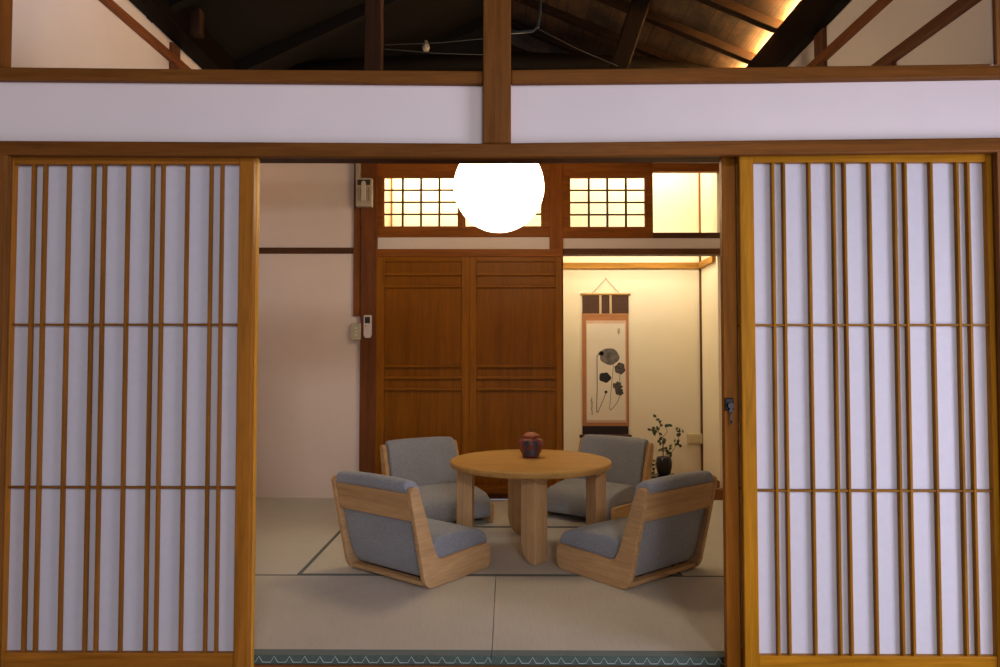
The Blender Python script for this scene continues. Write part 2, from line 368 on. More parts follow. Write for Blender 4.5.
def transom(name, x0, x1, y0, y1, panes, label, Yf):
    "fixed wooden light: frame, sashes with a grid of bars"
    a, b, c, d = rect(x0, y0, x1, y1, Yf)
    root = empty(name, ((a+b)/2, Yf, c)); struct(root, label, 'window')
    ox, oz = (a+b)/2, c
    fr = MB(); lastx = a
    zlo, zhi = rect(x0, panes[0][1], x1, panes[0][3], Yf)[2:]
    fr.box(a-ox, b-ox, 0, .05, 0, zlo-oz-.012); fr.box(a-ox, b-ox, 0, .05, zhi-oz+.012, d-oz)
    edges = [a]
    for p in panes: edges += list(rect(p[0], p[1], p[2], p[3], Yf)[:2])
    edges.append(b)
    for i in range(0, len(edges), 2):
        l, r = edges[i]+(0 if i == 0 else .014), edges[i+1]-(0 if i == len(edges)-2 else .014)
        if r-l > .005: fr.box(l-ox, r-ox, 0, .05, zlo-oz-.012, zhi-oz+.012)
    fr.build('window_frame', M_REDX, root, .003)
    for p in panes:
        q = rect(*p[:4], Yf); e = .016
        s = MB()
        s.box(q[0]-ox-e, q[0]-ox, .008, .035, q[2]-oz-e, q[3]-oz+e); s.box(q[1]-ox, q[1]-ox+e, .008, .035, q[2]-oz-e, q[3]-oz+e)
        s.box(q[0]-ox, q[1]-ox, .008, .035, q[2]-oz-e, q[2]-oz); s.box(q[0]-ox, q[1]-ox, .008, .035, q[3]-oz, q[3]-oz+e)
        sash = s.build('sash', wood('sashwood', (.30, .10, .02), 'x'), root, .001)
        if len(p) > 4:
            g = MB(); nx, nz = p[4:]
            for i in range(1, nx):
                x = q[0]+(q[1]-q[0])*i/nx-ox; g.box(x-.008, x+.008, .016, .030, q[2]-oz, q[3]-oz)
            for i in range(1, nz):
                z = q[2]+(q[3]-q[2])*i/nz-oz; g.box(q[0]-ox, q[1]-ox, .014, .026, z-.006, z+.006)
            g.build('lattice', wood('lattice_dark', (.10, .06, .025), 'x'), sash)
    return root
transom('window_1', 376, 549.5, 161, 237, [(384, 177.5, 457.5, 226, 4, 4), (465.5, 177.5, 541, 226, 4, 4)], 'lit transom window with two small-paned lattices above the wooden doors', YB0-.015)
transom('window_2', 563, 653, 161, 238, [(570.5, 177.5, 645, 226.5, 4, 4)], 'lit transom window with one lattice above the hanging scroll', YB0-.015)
beam('trim_24', M_REDX, (653, 690, 745), (163,)*3, (171.5,)*3, YB0-.012, .05, 'short head rail of the open transom over the alcove', .002)
beam('trim_25', wood('rail_dark', (.10, .045, .022), 'x'), (653, 690, 745), (232.5,)*3, (238,)*3, YB0-.012, .05, 'short sill rail of the open transom over the alcove', .002)

# ---- wooden sliding doors
def wood_door(name, x0, x1, fx0, fx1, Y, label):
    a, b, zb, ztp = rect(x0, 256.5, x1, 496, Y); zb = .012
    root = empty(name, ((a+b)/2, Y, zb)); struct(root, label, 'door')
    ox, oz = (a+b)/2, zb; T = .035; H = ztp-oz
    fa, fb = P(fx0, 370, Y).x-ox, P(fx1, 370, Y).x-ox
    mz, mx = wood('doorwood', C_DOOR, 'z', .38), wood('doorwood', C_DOOR, 'x', .38)
    Z = lambda py: P((x0+x1)/2, py, Y).z-oz
    MB().box(a-ox, fa, 0, T, 0, H).build('stile', mz, root, .003)
    MB().box(fb, b-ox, 0, T, 0, H).build('stile', mz, root, .003)
    MB().box(fa, fb, 0.002, T, Z(261.5), H).build('top_rail', mx, root, .002)
    MB().box(fa, fb, 0.002, T, 0, .09).build('bottom_rail', mx, root, .002)
    MB().box(fa, fb, 0.022, .030, .09, Z(261.5)).build('panel', wood('doorpanel', (.235, .082, .0055), 'z', .38, .22), root)
    for y in (274, 286, 366, 377.5, 389):
        z = Z(y); MB().box(fa, fb, -.002, .022, z-.012, z+.009).build('cross_rail', mx, root, .004)
    return root
wood_door('door_5', 375.5, 469.5, 384, 461.5, YB0-.045, 'left reddish wooden sliding door of the back wall')
wood_door('door_6', 469.5, 562, 476.5, 556, YB0-.040, 'right reddish wooden sliding door of the back wall')
beam('trim_26', M_REDD, (376, 480, 563), (494,)*3, (499,)*3, YB0-.055, .12, 'dark threshold under the wooden doors', .001)

# ---- alcove and closet behind the back wall
XCL = P(392, 200, 5.95).x - .0
zc = 2.86
struct(MB().box(-1.20, .40, 6.0, 6.06, -.05, zc).build('wall_closet', M_ALCPL), 'cream wall behind the wooden doors seen through the transom', 'wall')
struct(MB().box(-1.26, -1.20, YB0+.1, 6.06, -.05, zc).build('wall_closet_left', M_ALCPL), 'cream side wall of the closet behind the wooden doors', 'wall')
struct(MB().box(.395, .43, YB0+.12, 6.0, -.05, zc).build('wall_closet_right', M_ALCPL), 'cream partition between closet and alcove', 'wall')
struct(MB().box(.43, X_R, Y_ALC, Y_ALC+.06, -.05, zc).build('wall_alcove', M_ALCPL), 'cream alcove back wall carrying the hanging scroll', 'wall')
struct(MB().box(-1.3, X_R+.06, YB0+.05, 6.1, zc, zc+.04).build('ceiling_alcove', M_ALCPL), 'plain cream ceiling over the alcove and closet', 'ceiling')
q = P(391.5, 200, 5.98)
struct(MB().box(q.x-.006, q.x+.006, 5.975, 6.0, 1.6, zc).build('trim_27', wood('yellowwood', (.28, .12, .02), 'z')), 'thin yellow upright behind the left transom lattice', 'trim')
struct(MB().box(.43, X_R, YB0+.0, Y_ALC, Z_ALC-.03, Z_ALC).build('floor_alcove', wood('alcfloor', (.32, .16, .06), 'x')), 'raised wooden floor board of the alcove', 'floor')
struct(MB().box(.405, X_R, YB0-.03, YB0+.01, -.05, Z_ALC+.004).build('trim_28', wood('alcsill', (.30, .12, .045), 'x'), bevel=.003), 'brown front board of the raised alcove floor', 'trim')
# side wall of the alcove stands a little inside the room wall
xs_ = P(701.5, 350, Y_ALC).x
struct(MB().box(xs_, X_R, YB0+.06, Y_ALC, Z_ALC, zc).build('wall_alcove_right', M_ALCPL), 'cream right side wall of the alcove', 'wall')
struct(MB().box(xs_-.014, xs_+.004, Y_ALC-.018, Y_ALC, Z_ALC, 2.02).build('trim_29', wood('cornerstrip', (.16, .07, .015), 'z')), 'thin dark upright in the alcove corner', 'trim')
struct(MB().box(xs_-.012, xs_+.004, Y_ALC-.018, Y_ALC, 2.02, zc).build('trim_30', wood('yellowwood', (.28, .12, .02), 'z')), 'thin yellow upright in the upper alcove corner', 'trim')
a = rect(563, 262.5, 701, 268.5, Y_ALC-.03)
struct(MB().box(.43, xs_, Y_ALC-.03, Y_ALC, a[2], a[3]).build('trim_31', wood('yellowrail', (.42, .21, .04), 'x'), bevel=.002), 'yellow wooden rail above the hanging scroll', 'trim')
struct(MB().box(xs_-.03, xs_, YB0+.1, Y_ALC-.03, a[2], a[3]).build('trim_32', wood('yellowrail', (.42, .21, .04), 'y'), bevel=.002), 'yellow wooden rail along the right alcove side', 'trim')
struct(MB().box(xs_-.025, xs_, YB0+.06, Y_ALC-.02, Z_ALC, Z_ALC+.05).build('baseboard_right', wood('alcsill', (.30, .12, .045), 'y'), bevel=.002), 'low brown baseboard on the alcove side wall', 'baseboard')

# ---- roof
SL = .45
def roof_plane(name, X0, X1, zr, sl, mat, label):
    za, zb2 = zr-sl*abs(X0), zr-sl*abs(X1)
    pr = [(X0, za), (X1, zb2), (X1, zb2+.03), (X0, za+.03)]
    return struct(MB().prism(pr, 'y', -2.4, 9).build(name, mat), label, 'roof')
def boards():
    m, n, b, out = new_mat('old_roof_boards')
    mp = mapping(n, (1, 1, 1)); mp2 = mapping(n, (14, .9, 1)); n1 = noise(n, mp2, 3, 5, .7, .4); n2 = noise(n, mp, 2.6, 5, .7)
    w = n.nodes.new('ShaderNodeTexWave'); w.wave_type = 'BANDS'; w.bands_direction = 'X'; w.wave_profile = 'SAW'
    w.inputs['Scale'].default_value = 2.2; w.inputs['Distortion'].default_value = .15; n.links.new(mp.outputs[0], w.inputs['Vector'])
    r1 = ramp(n, n1.outputs['Fac'], [(.3, (.03, .015, .008, 1)), (.7, (.13, .062, .022, 1))])
    r2 = ramp(n, n2.outputs['Fac'], [(.38, (.12, .12, .12, 1)), (.66, (1, 1, 1, 1))])
    r3 = ramp(n, w.outputs['Color'], [(0, (.05, .05, .05, 1)), (.08, (1, 1, 1, 1))])
    n.links.new(mixc(n, mixc(n, r1.outputs[0], r2.outputs[0], 1), r3.outputs[0], 1), b.inputs['Base Color'])
    b.inputs['Roughness'].default_value = .7; return m
M_ROOF = boards()
M_ROOFD = plain('shade_black_boards', (.005, .004, .0035), .8, spec=.2)  # colour kept near black to stand in for shade in the roof space
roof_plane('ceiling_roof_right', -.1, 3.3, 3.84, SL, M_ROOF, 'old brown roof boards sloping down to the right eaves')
roof_plane('ceiling_roof_left', -3.4, -.1, 3.84, SL, M_ROOFD, 'shade-blackened roof boards on the left slope')
M_RAF = wood('rafter', (.022, .012, .007), 'x', .6)
yk = 2.75; k = 0
while yk < 8.8:
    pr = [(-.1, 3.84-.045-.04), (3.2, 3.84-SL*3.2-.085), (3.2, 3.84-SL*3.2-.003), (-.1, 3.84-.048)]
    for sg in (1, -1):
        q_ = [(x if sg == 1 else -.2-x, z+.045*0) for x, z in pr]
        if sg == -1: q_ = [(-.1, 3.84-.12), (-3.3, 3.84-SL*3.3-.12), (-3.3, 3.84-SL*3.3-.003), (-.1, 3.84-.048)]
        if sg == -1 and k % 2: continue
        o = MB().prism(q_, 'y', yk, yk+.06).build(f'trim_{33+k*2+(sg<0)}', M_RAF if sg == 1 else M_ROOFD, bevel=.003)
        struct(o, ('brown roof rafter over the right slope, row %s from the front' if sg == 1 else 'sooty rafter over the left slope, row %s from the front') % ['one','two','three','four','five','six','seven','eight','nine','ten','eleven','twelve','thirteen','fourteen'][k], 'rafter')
    yk += .45; k += 1
# roof carpentry behind the opening: tie beams, uprights, strut
M_DARKZ = wood('dark_post', (.06, .032, .02), 'z', .6); M_DARKX = wood('dark_beam', (.03, .02, .014), 'x', .6)  # very dark brown timber tones
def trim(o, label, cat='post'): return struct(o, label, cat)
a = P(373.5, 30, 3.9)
trim(MB().box(X_L, X_R, 3.85, 3.98, 2.44, 2.60).build('trim_69', M_DARKX, bevel=.006), 'dark tie beam hidden behind the white plaster band', 'beam')
trim(MB().box(a.x-.048, a.x+.048, 3.88, 3.96, 2.60, 3.36).build('trim_70', M_DARKZ, bevel=.008), 'dark brown roof post seen through the gap left of the middle post')
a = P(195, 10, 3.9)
trim(MB().box(a.x-.033, a.x+.028, 3.9, 3.96, P(195, 34, 3.9).z, 3.14).build('trim_71', M_DARKZ, bevel=.006), 'thin dark hanger post near the left wall plate')
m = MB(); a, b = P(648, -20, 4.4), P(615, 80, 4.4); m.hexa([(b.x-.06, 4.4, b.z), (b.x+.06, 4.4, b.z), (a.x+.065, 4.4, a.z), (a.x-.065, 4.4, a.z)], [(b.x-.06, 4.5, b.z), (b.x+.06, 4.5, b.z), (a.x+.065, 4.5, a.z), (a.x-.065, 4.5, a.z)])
trim(m.build('trim_72', wood('black_strut', (.012, .008, .006), 'z', .6), bevel=.01), 'stout black leaning roof strut right of the middle post', 'strut')
trim(MB().tube([(X_L, 5.0, 3.12), (-.9, 5.0, 3.17), (0, 5.0, 3.2), (.9, 5.0, 3.17), (X_R, 5.0, 3.06)], .075, 12).build('trim_73', wood('blackish', (.007, .005, .004), 'x', .6), smooth=True), 'black log tie beam across the dark roof space', 'beam')
trim(MB().box(X_L, .2, 6.4, 6.52, 3.55, 3.66).build('trim_74', M_DARKX), 'black cross beam far back in the roof space', 'beam')
trim(MB().tube([(-1.7, 7.0, 2.9), (-1.2, 7.0, 3.75)], .05, 8).build('trim_75', M_DARKX, smooth=True), 'slanting black roof timber far back on the left', 'strut')
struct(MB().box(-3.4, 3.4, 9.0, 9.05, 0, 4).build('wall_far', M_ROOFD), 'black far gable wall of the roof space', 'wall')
# conduit and wires
pp = [P(504, 33, 3.3), P(533, 31, 3.3), P(538, 27, 3.3), P(540, 10, 3.3), P(541, -10, 3.3)]
tag(MB().tube([tuple(v) for v in pp], .008, 8).build('conduit', plain('grey_conduit', (.025, .03, .03), .5), smooth=True), 'grey bent cable conduit hanging beside the middle post', 'pipe')
for i, (x0, y0, x1, y1, lb) in enumerate(((385, 45, 500, 37, 'thin pale wire, uppermost behind the left upper gap'), (385, 49, 500, 55, 'thin pale wire, lowest behind the left upper gap'), (540, 30, 618, 66, 'thin wire running down right of the conduit'))):
    Yw = 4.9
    A, B = P(x0, y0, Yw-.3), P(x1, y1, Yw-.6)
    tag(MB().tube([tuple(A), tuple((A+B)/2-Vector((0, 0, .01))), tuple(B)], .003, 6).build('wire', plain('pale_wire', (.07, .066, .06), .6)), lb, 'wire')
q = P(426, 46, 4.6)
m = MB().lathe([(0, -.035), (.018, -.032), (.026, -.012), (.02, .01), (.011, .02), (.011, .035), (0, .037)], seg=16)
tag(m.build('insulator', plain('white_porcelain', (.30, .28, .25), .3), smooth=True, loc=tuple(q)), 'small white porcelain wire insulator in the dark roof space', 'insulator')

# ---- hall behind the camera (only its light reaches the photo)
struct(MB().box(-3.26, -3.2, -2.2, 2.52, -.1, 2.6).build('wall_hall_left', M_PLASTER), 'white plaster left wall of the hall', 'wall')
s = MB().box(3.0, 3.06, -2.2, -.2, -.1, 2.6).box(3.0, 3.06, 2.0, 2.52, -.1, 2.6).box(3.0, 3.06, -.2, 2.0, 1.85, 2.6)
struct(s.build('wall_hall_right', M_PLASTER), 'white plaster right wall of the hall with a window opening', 'wall')

# =========================================================== THINGS
# ---- tatami mats
def mat_thing(x0, x1, y0, y1, long_axis, label, edge=.015, front_edge=None):
    root = empty('tatami_mat', ((x0+x1)/2, (y0+y1)/2, -.055)); tag(root, label, 'tatami mat', 'tatami mats of the room floor')
    w, d = (x1-x0)/2-.0012, (y1-y0)/2-.0012
    MB().box(-w, w, -d, d, 0, .055).build('mat_body', tatami('rush_x' if long_axis == 'x' else 'rush_y', (.61, .585, .53), long_axis), root, .002)
    e0 = front_edge or edge
    if long_axis == 'x':
        for nm, a, b in (('near', -d, -d+e0), ('far', d-edge, d)):
            m = MB().box(-w, w, a, b, .0535, .0562)
            if front_edge and nm == 'near': m.box(-w, w, -d-.0015, -d+.001, .004, .0562)
            m.build('edging', M_GREEN if nm == 'near' and front_edge else M_HERI, root)
    else:
        for a, b in ((-w, -w+edge), (w-edge, w)):
            MB().box(a, b, -d, d, .0535, .0562).build('edging', M_HERI, root)
    if front_edge:
        m = MB(); n = 34; st = 2*w/n; zz = []
        for i in range(n):
            x = -w+.03+i*st
            zz += [(x, -d-.0028, .032), (x+.013, -d-.0028, .053), (x+.026, -d-.0028, .032)]
        m.tube(zz, .0013, 5)
        m.build('stitching', plain('white_thread', (.55, .6, .58), .8), root)
    return root
XS = wx(494, 600, 3.0)
XS = P(494, 610, Z=0).x
XV0 = P(303.5, 571.5, Z=0).x; XV1 = .84
ym = P(500, 527, Z=0).y
mat_thing(X_L, XS, Y_MAT, Y_SEAM, 'x', 'tatami mat at the front left with stitched green edging', .013, .05)
mat_thing(XS, X_R, Y_MAT, Y_SEAM, 'x', 'tatami mat at the front right with stitched green edging', .013, .05)
mat_thing(X_L, XV0, Y_SEAM, Y_BACK, 'y', 'tatami mat along the left side beneath the bare plaster wall', .017)
mat_thing(XV0, XV1, Y_SEAM, ym, 'x', 'tatami mat directly under the round table')
mat_thing(XV0, XV1, ym, Y_BACK-.06, 'x', 'tatami mat in front of the wooden doors')
mat_thing(XV1, X_R, Y_SEAM, Y_BACK-.06, 'y', 'tatami mat along the right side in front of the alcove', .02)

# ---- floor chairs
def make_chair():
    root = empty('floor_chair', (0, 0, 0))
    W, T = .28, .028
    bz = lambda z: -.10*z/.47
    prof = [(.045, 0), (.450, 0), (.468, .012), (.476, .035), (.476, .098), (.469, .118), (.454, .126), (.130, .116), (.104, .121), (.086, .136), (.066, .17), (.046, .225), (.006, .34),
            (-.040, .462), (-.050, .476), (-.070, .480), (-.090, .474), (-.098, .458), (-.016, .10), (-.006, .055), (.004, .030), (.020, .010)]
    for sx in (-1, 1):
        o = MB().prism(prof, 'x', sx*W, sx*(W-T)).build('side_panel', wood('oak_side', C_FURN, 'y', .5, .22), root, .005, seg=3)
    def lean(z0, z1, off, th, name, mat, x=W-T, bev=.003):
        a = [(bz(z0)+off, z0), (bz(z1)+off, z1), (bz(z1)+off+th, z1), (bz(z0)+off+th, z0)]
        return MB().prism(a, 'x', -x, x).build(name, mat, root, bev)
    lean(.322, .450, .004, .020, 'back_rail', wood('oak_rail', C_FURN, 'x', .5, .22))
    MB().box(-W+T, W-T, .018, .06, .010, .030).build('bottom_rail', wood('oak_rail', C_FURN, 'x', .5, .22), root, .002)
    # back cushion: rolls over the rail at the top
    cp = [(bz(.05)+.026, .030), (bz(.44)+.026, .44), (bz(.452)+.006, .452), (bz(.47)+.0, .475), (bz(.49)+.010, .497), (bz(.49)+.04, .510), (bz(.49)+.075, .500), (bz(.47)+.098, .475),
          (bz(.3)+.112, .30), (bz(.2)+.118, .20), (bz(.12)+.12, .10), (bz(.05)+.10, .030)]
    cush(cp, W-T-.004, 'back_cushion', root, .012)
    sp = [(.06, .034), (.462, .034), (.490, .05), (.500, .085), (.496, .135), (.482, .168), (.445, .192), (.38, .206), (.28, .218), (.17, .222), (.105, .215), (.06, .15)]
    cush(sp, W-T-.004, 'seat_cushion', root, .014)
    return root
def cush(prof, w, name, root, crown):
    "upholstered block: profile swept across the width, softened at the ends and slightly crowned"
    cx = sum(p[0] for p in prof)/len(prof); cz = sum(p[1] for p in prof)/len(prof)
    m = MB(); st = [(-1, -.020), (-.985, -.006), (-.94, 0), (-.6, crown*.35), (-.2, crown*.5), (.2, crown*.5), (.6, crown*.35), (.94, 0), (.985, -.006), (1, -.020)]
    rings = []
    for t, g in st:
        ring = []
        for (a, b) in prof:
            d = Vector((a-cx, b-cz)); L = d.length; k = 1+g/L
            ring.append(m.bm.verts.new((t*w, cx+d.x*(1+min(g, 0)/L) , cz+d.y*(1+(g if d.y > 0 else min(g, 0))/L))))
        rings.append(ring)
    n = len(prof)
    for A, B in zip(rings, rings[1:]):
        for i in range(n): m.bm.faces.new([A[i], A[(i+1)%n], B[(i+1)%n], B[i]])
    m.bm.faces.new(rings[0][::-1]); m.bm.faces.new(rings[-1])
    o = m.build(name, M_FAB, root, smooth=True)
    s = o.modifiers.new('sub', 'SUBSURF'); s.levels = 1; s.render_levels = 2
    return o
def copy_tree(o, parent=None):
    c = o.copy(); COL.objects.link(c); c.parent = parent
    for ch in [x for x in bpy.data.objects if x.parent == o]: copy_tree(ch, c)
    return c
chair = make_chair()
# rear corners (left, right in the photo) on the floor
spots = [((-.816, 3.57), (-.374, 3.23), 1, 'low grey-cushioned floor chair at the front left with its back to the viewer'),
         ((.563, 3.23), (.98, 3.58), 1, 'low grey-cushioned floor chair at the front right with its back to the viewer'),
         ((-.805, 4.66), (-.335, 4.95), -1, 'low grey-cushioned floor chair behind the table at the left, facing the viewer'),
         ((.505, 5.11), (.955, 4.77), -1, 'low grey-cushioned floor chair beside the plant, behind the table at the right')]
for i, (a, b, sgn, lb) in enumerate(spots):
    o = chair if i == 0 else copy_tree(chair)
    a, b = Vector(a), Vector(b); mid = (a+b)/2; d = (b-a).normalized(); f = Vector((-d.y, d.x))*sgn
    o.location = (mid.x, mid.y, .001); o.rotation_euler = (0, 0, math.atan2(f.y, f.x)-PI/2)
    tag(o, lb, 'chair', 'floor chairs around the round table')

# ---- round table
TX, TY, TZ, TR = .132, 3.96, .492, .452
t = empty('round_table', (TX, TY, 0.001)); tag(t, 'low round light wood table on four chunky legs between the floor chairs', 'table')
m = MB().lathe([(0, TZ-.036), (TR-.02, TZ-.036), (TR-.004, TZ-.030), (TR, TZ-.018), (TR, TZ-.008), (TR-.004, TZ-.002), (TR-.010, TZ), (0, TZ)], seg=96)
m.build('tabletop', wood('oak_top', (.54, .315, .10), 'x', .38, .18), t)
def table_leg(cx, cy, rz, w=.10, d=.10, cut=.055):
    "square leg whose foot is rounded off at one side"
    pr = [(-w/2, TZ-.036), (-w/2, cut*1.8), (-w/2+cut*.22, cut*.9), (-w/2+cut*.75, cut*.22), (-w/2+cut*1.3, 0), (w/2, 0), (w/2, TZ-.036)]
    o = MB().prism(pr, 'y', -d/2, d/2).build('leg', wood('oak_leg', C_FURN, 'z', .5, .16), t, .005, loc=(cx, cy, 0)); o.rotation_euler = (0, 0, rz)
table_leg(.01, -.262, math.radians(-45))
table_leg(-.365, .0, math.radians(-4), .088, .10, .04)
table_leg(.370, .02, math.radians(-60), .095, .075, .03)
table_leg(-.06, .36, math.radians(-30))
# ---- red jar on the table
jx, jy = P(531, 458, Z=TZ).x, P(531, 458, Z=TZ).y+.02
j = empty('lidded_jar', (jx, jy, TZ+.002)); tag(j, 'small red pumpkin shaped jar with lid on the round table', 'jar'); j.scale = (1.04, 1.04, 1.06)
lob = lambda a, z: 1+.045*math.cos(a*8)
MB().lathe([(0, 0), (.040, 0), (.046, .006), (.045, .014), (.056, .036), (.068, .060), (.071, .076), (.064, .094), (.048, .106), (.040, .108), (0, .106)], seg=64, fr=lob).build('body', plain('red_lacquer', (.17, .028, .016), .5), j, smooth=True)
m = MB()
for k in range(7):
    z = .012+k*.012
    r = .051+.016*min(1, k/5)+.003
    for i in range(9):
        a0 = -PI/2-.62+i*.138-.0
        if (i+k) % 5 == 4: continue
        p = [(r*math.cos(a0+u), r*math.sin(a0+u), z+v) for u, v in ((0, 0), (.13, 0), (.13, .011), (0, .011))]
        m.hexa(p, [(x*1.03, y*1.03, zz) for x, y, zz in p])
m.build('patterned_panel', plain('indigo_glaze', (.03, .035, .06), .4), j)
MB().lathe([(0, .136), (.014, .135), (.030, .130), (.042, .122), (.047, .114), (.044, .109), (.036, .107), (0, .107)], seg=64, fr=lambda a, z: 1+.09*math.cos(a*5)).build('lid', plain('orange_lacquer', (.30, .075, .025), .5), j, smooth=True)
MB().tube([(0, 0, .126), (.002, 0, .138), (-.001, 0, .150), (.004, 0, .160)], [.005, .0035, .003, .004], 8).build('stem', plain('dark_stem', (.05, .03, .02), .6), j, smooth=True)

# ---- paper lantern
LC = P(499, 187, 3.92); LR = .253
ln = empty('paper_lantern', (LC.x, LC.y, LC.z-LR)); tag(ln, 'glowing round white paper lantern hanging above the table', 'lamp')
m = MB(); pr = []
for k in range(41):
    a = -PI/2 + k/40*(PI*.965)
    pr.append((LR*math.cos(a)*(1+0), LR+LR*math.sin(a)*1.01))
m.lathe(pr, seg=144, fr=lambda a, z: 1+.006*math.cos(a*36))
def lantern_mat():
    mt = bpy.data.materials.new('glowing_paper'); mt.use_nodes = True; n = mt.node_tree; n.nodes.clear()
    out = n.nodes.new('ShaderNodeOutputMaterial'); e = n.nodes.new('ShaderNodeEmission'); d = n.nodes.new('ShaderNodeBsdfDiffuse'); ad = n.nodes.new('ShaderNodeAddShader')
    mp = mapping(n, (1, 1, 1)); n1 = noise(n, mp, 14, 3, .6)
    r = ramp(n, n1.outputs['Fac'], [(.3, (1, .70, .40, 1)), (.7, (1, .74, .45, 1))])
    n.links.new(r.outputs[0], e.inputs[0]); e.inputs[1].default_value = LANTERN
    d.inputs[0].default_value = (.8, .78, .7, 1)
    n.links.new(e.outputs[0], ad.inputs[0]); n.links.new(d.outputs[0], ad.inputs[1]); n.links.new(ad.outputs[0], out.inputs[0]); return mt
LANTERN = 12.0
m.build('shade', lantern_mat(), ln, smooth=True)
MB().lathe([(0, 2*LR-.012), (.045, 2*LR-.012), (.045, 2*LR+.012), (.02, 2*LR+.03), (0, 2*LR+.03)], seg=32).build('cap', plain('black_cap', (.02, .02, .02), .5), ln)
MB().tube([(0, 0, 2*LR+.02), (0, 0, 3.74-LC.z+LR)], .004, 8).build('cord', plain('black_cap', (.02, .02, .02), .5), ln)

# ---- hanging scroll
YA = Y_ALC
def ra(x0, y0, x1, y1, Y): return rect(x0, y0, x1, y1, Y)
A = ra(582, 294, 629, 435, YA-.012)
sc = empty('hanging_scroll', ((A[0]+A[1])/2, YA-.012, A[2])); tag(sc, 'tall hanging scroll with an ink drawing on the alcove wall', 'scroll')
ox, oz = (A[0]+A[1])/2, A[2]
def sbox(name, mat, x0, y0, x1, y1, yo, th, parent=sc, bevel=0):
    a = ra(x0, y0, x1, y1, YA-.012)
    return MB().box(a[0]-ox, a[1]-ox, yo, yo+th, a[2]-oz, a[3]-oz).build(name, mat, parent, bevel)
sbox('backing', fabric('tan_silk', (.46, .20, .085), 300, .12), 582.3, 312, 628.8, 426.5, .002, .006)
sbox('upper_cloth', fabric('brown_brocade', (.085, .045, .03), 200, .5), 582.5, 295, 628.6, 313.5, .001, .007)
sbox('lower_cloth', fabric('dark_brocade', (.035, .022, .028), 200, .4), 582.5, 426, 628.6, 434.5, .001, .007)
sbox('hanging_band', fabric('cream_silk', (.62, .45, .27), 200, .1), 599.3, 295, 601.5, 313.5, -.001, .002)
sbox('hanging_band', fabric('cream_silk', (.62, .45, .27), 200, .1), 609.5, 295, 611.7, 313.5, -.001, .002)
sbox('top_trim', fabric('orange_silk', (.50, .24, .10), 200, .1), 582.5, 313.5, 628.6, 315, 0, .002)
sbox('inner_border', fabric('pink_silk', (.68, .46, .33), 200, .1), 586.2, 320.5, 626.4, 422.5, .0, .003)
pt_ = sbox('painting', paper('scroll_paper', (.80, .72, .60), .0), 587, 323.5, 625.2, 420, -.0015, .002)
a0 = ra(582, 293, 629, 295.5, YA-.012); zc0 = (a0[2]+a0[3])/2-oz
MB().tube([(a0[0]-ox-.012, .003, zc0), (a0[1]-ox+.012, .003, zc0)], .009, 10).build('top_rod', wood('yellowrod', (.60, .38, .14), 'x'), sc, smooth=True)
a0 = ra(582, 434.5, 629, 438, YA-.012); zc0b = (a0[2]+a0[3])/2-oz
MB().tube([(a0[0]-ox-.02, 0, zc0b), (a0[1]-ox+.02, 0, zc0b)], .013, 12).build('bottom_roller', wood('rollerwood', (.10, .05, .03), 'x'), sc, smooth=True)
cz = P(606, 278.5, YA-.012); a1, a2 = P(592, 293.5, YA-.012), P(619.5, 293.5, YA-.012)
MB().tube([(a1.x-ox, .002, a1.z-oz), (cz.x-ox, .006, cz.z-oz), (a2.x-ox, .002, a2.z-oz)], .0022, 6).build('hanging_cord', plain('tan_cord', (.18, .14, .09), .8), sc)
struct(MB().tube([(cz.x, YA-.02, cz.z), (cz.x, YA, cz.z+.004)], .004, 8).build('trim_80', plain('brass', (.5, .35, .12), .3, 1)), 'tiny brass wall hook holding the scroll cord', 'hook')
def ink(key, c1, c2, s=60):
    if key in MATS: return MATS[key]
    m, n, b, out = new_mat(key); mp = mapping(n, (1, 1, 1)); n1 = noise(n, mp, s, 5, .7, .5)
    r = ramp(n, n1.outputs['Fac'], [(.35, c1+(1,)), (.65, c2+(1,))]); n.links.new(r.outputs[0], b.inputs['Base Color']); b.inputs['Roughness'].default_value = .9; MATS[key] = m; return m
I_G, I_K, I_M = ink('grey_wash', (.09, .08, .08), (.22, .195, .18), 22), ink('black_ink', (.012, .012, .014), (.03, .03, .032)), ink('mid_wash', (.025, .022, .022), (.14, .12, .11))
def blob(px, py, rx_, ry_, mat, name, nl=7, amp=.14, ph=0):
    c = P(px, py, YA-.014); u = .00845
    pts = []
    for i in range(40):
        a = i/40*2*PI; r = 1+amp*.6*math.cos(nl*a+ph)+amp*.5*math.cos((nl-3)*a+1.3*ph)
        pts.append((c.x-ox+rx_*u*r*math.cos(a), c.z-oz+ry_*u*r*math.sin(a)))
    MB().prism(pts, 'y', -.0026, -.0016).build(name, mat, pt_)
def stroke(px, mat, name, w=.0025):
    q = [P(x, y, YA-.014) for x, y in px]
    m = MB()
    for a, b in zip(q, q[1:]):
        d = Vector((b.x-a.x, b.z-a.z)).normalized()*w*.4; nn = Vector((-d.y, d.x)).normalized()*w*.5
        pr = [(a.x-ox-d.x+nn.x, a.z-oz-d.y+nn.y), (b.x-ox+d.x+nn.x, b.z-oz+d.y+nn.y), (b.x-ox+d.x-nn.x, b.z-oz+d.y-nn.y), (a.x-ox-d.x-nn.x, a.z-oz-d.y-nn.y)]
        m.prism(pr, 'y', -.0029, -.0016)
    m.build(name, mat, pt_)
blob(609.5, 356.5, 9.5, 8.3, I_G, 'ink_leaf', 5, .06, 1)
blob(601, 353.5, 2.6, 2.2, I_K, 'ink_bud', 4, .2)
blob(620, 368.5, 5.2, 5.6, I_M, 'ink_leaf', 6, .12, 2)
blob(605, 377.5, 5.6, 5.2, I_K, 'ink_leaf', 5, .12, .5)
blob(617.5, 386, 4.6, 4.0, I_M, 'ink_leaf', 7, .2, 1)
blob(619.5, 392, 4.0, 3.4, I_M, 'ink_leaf', 6, .15, 2)
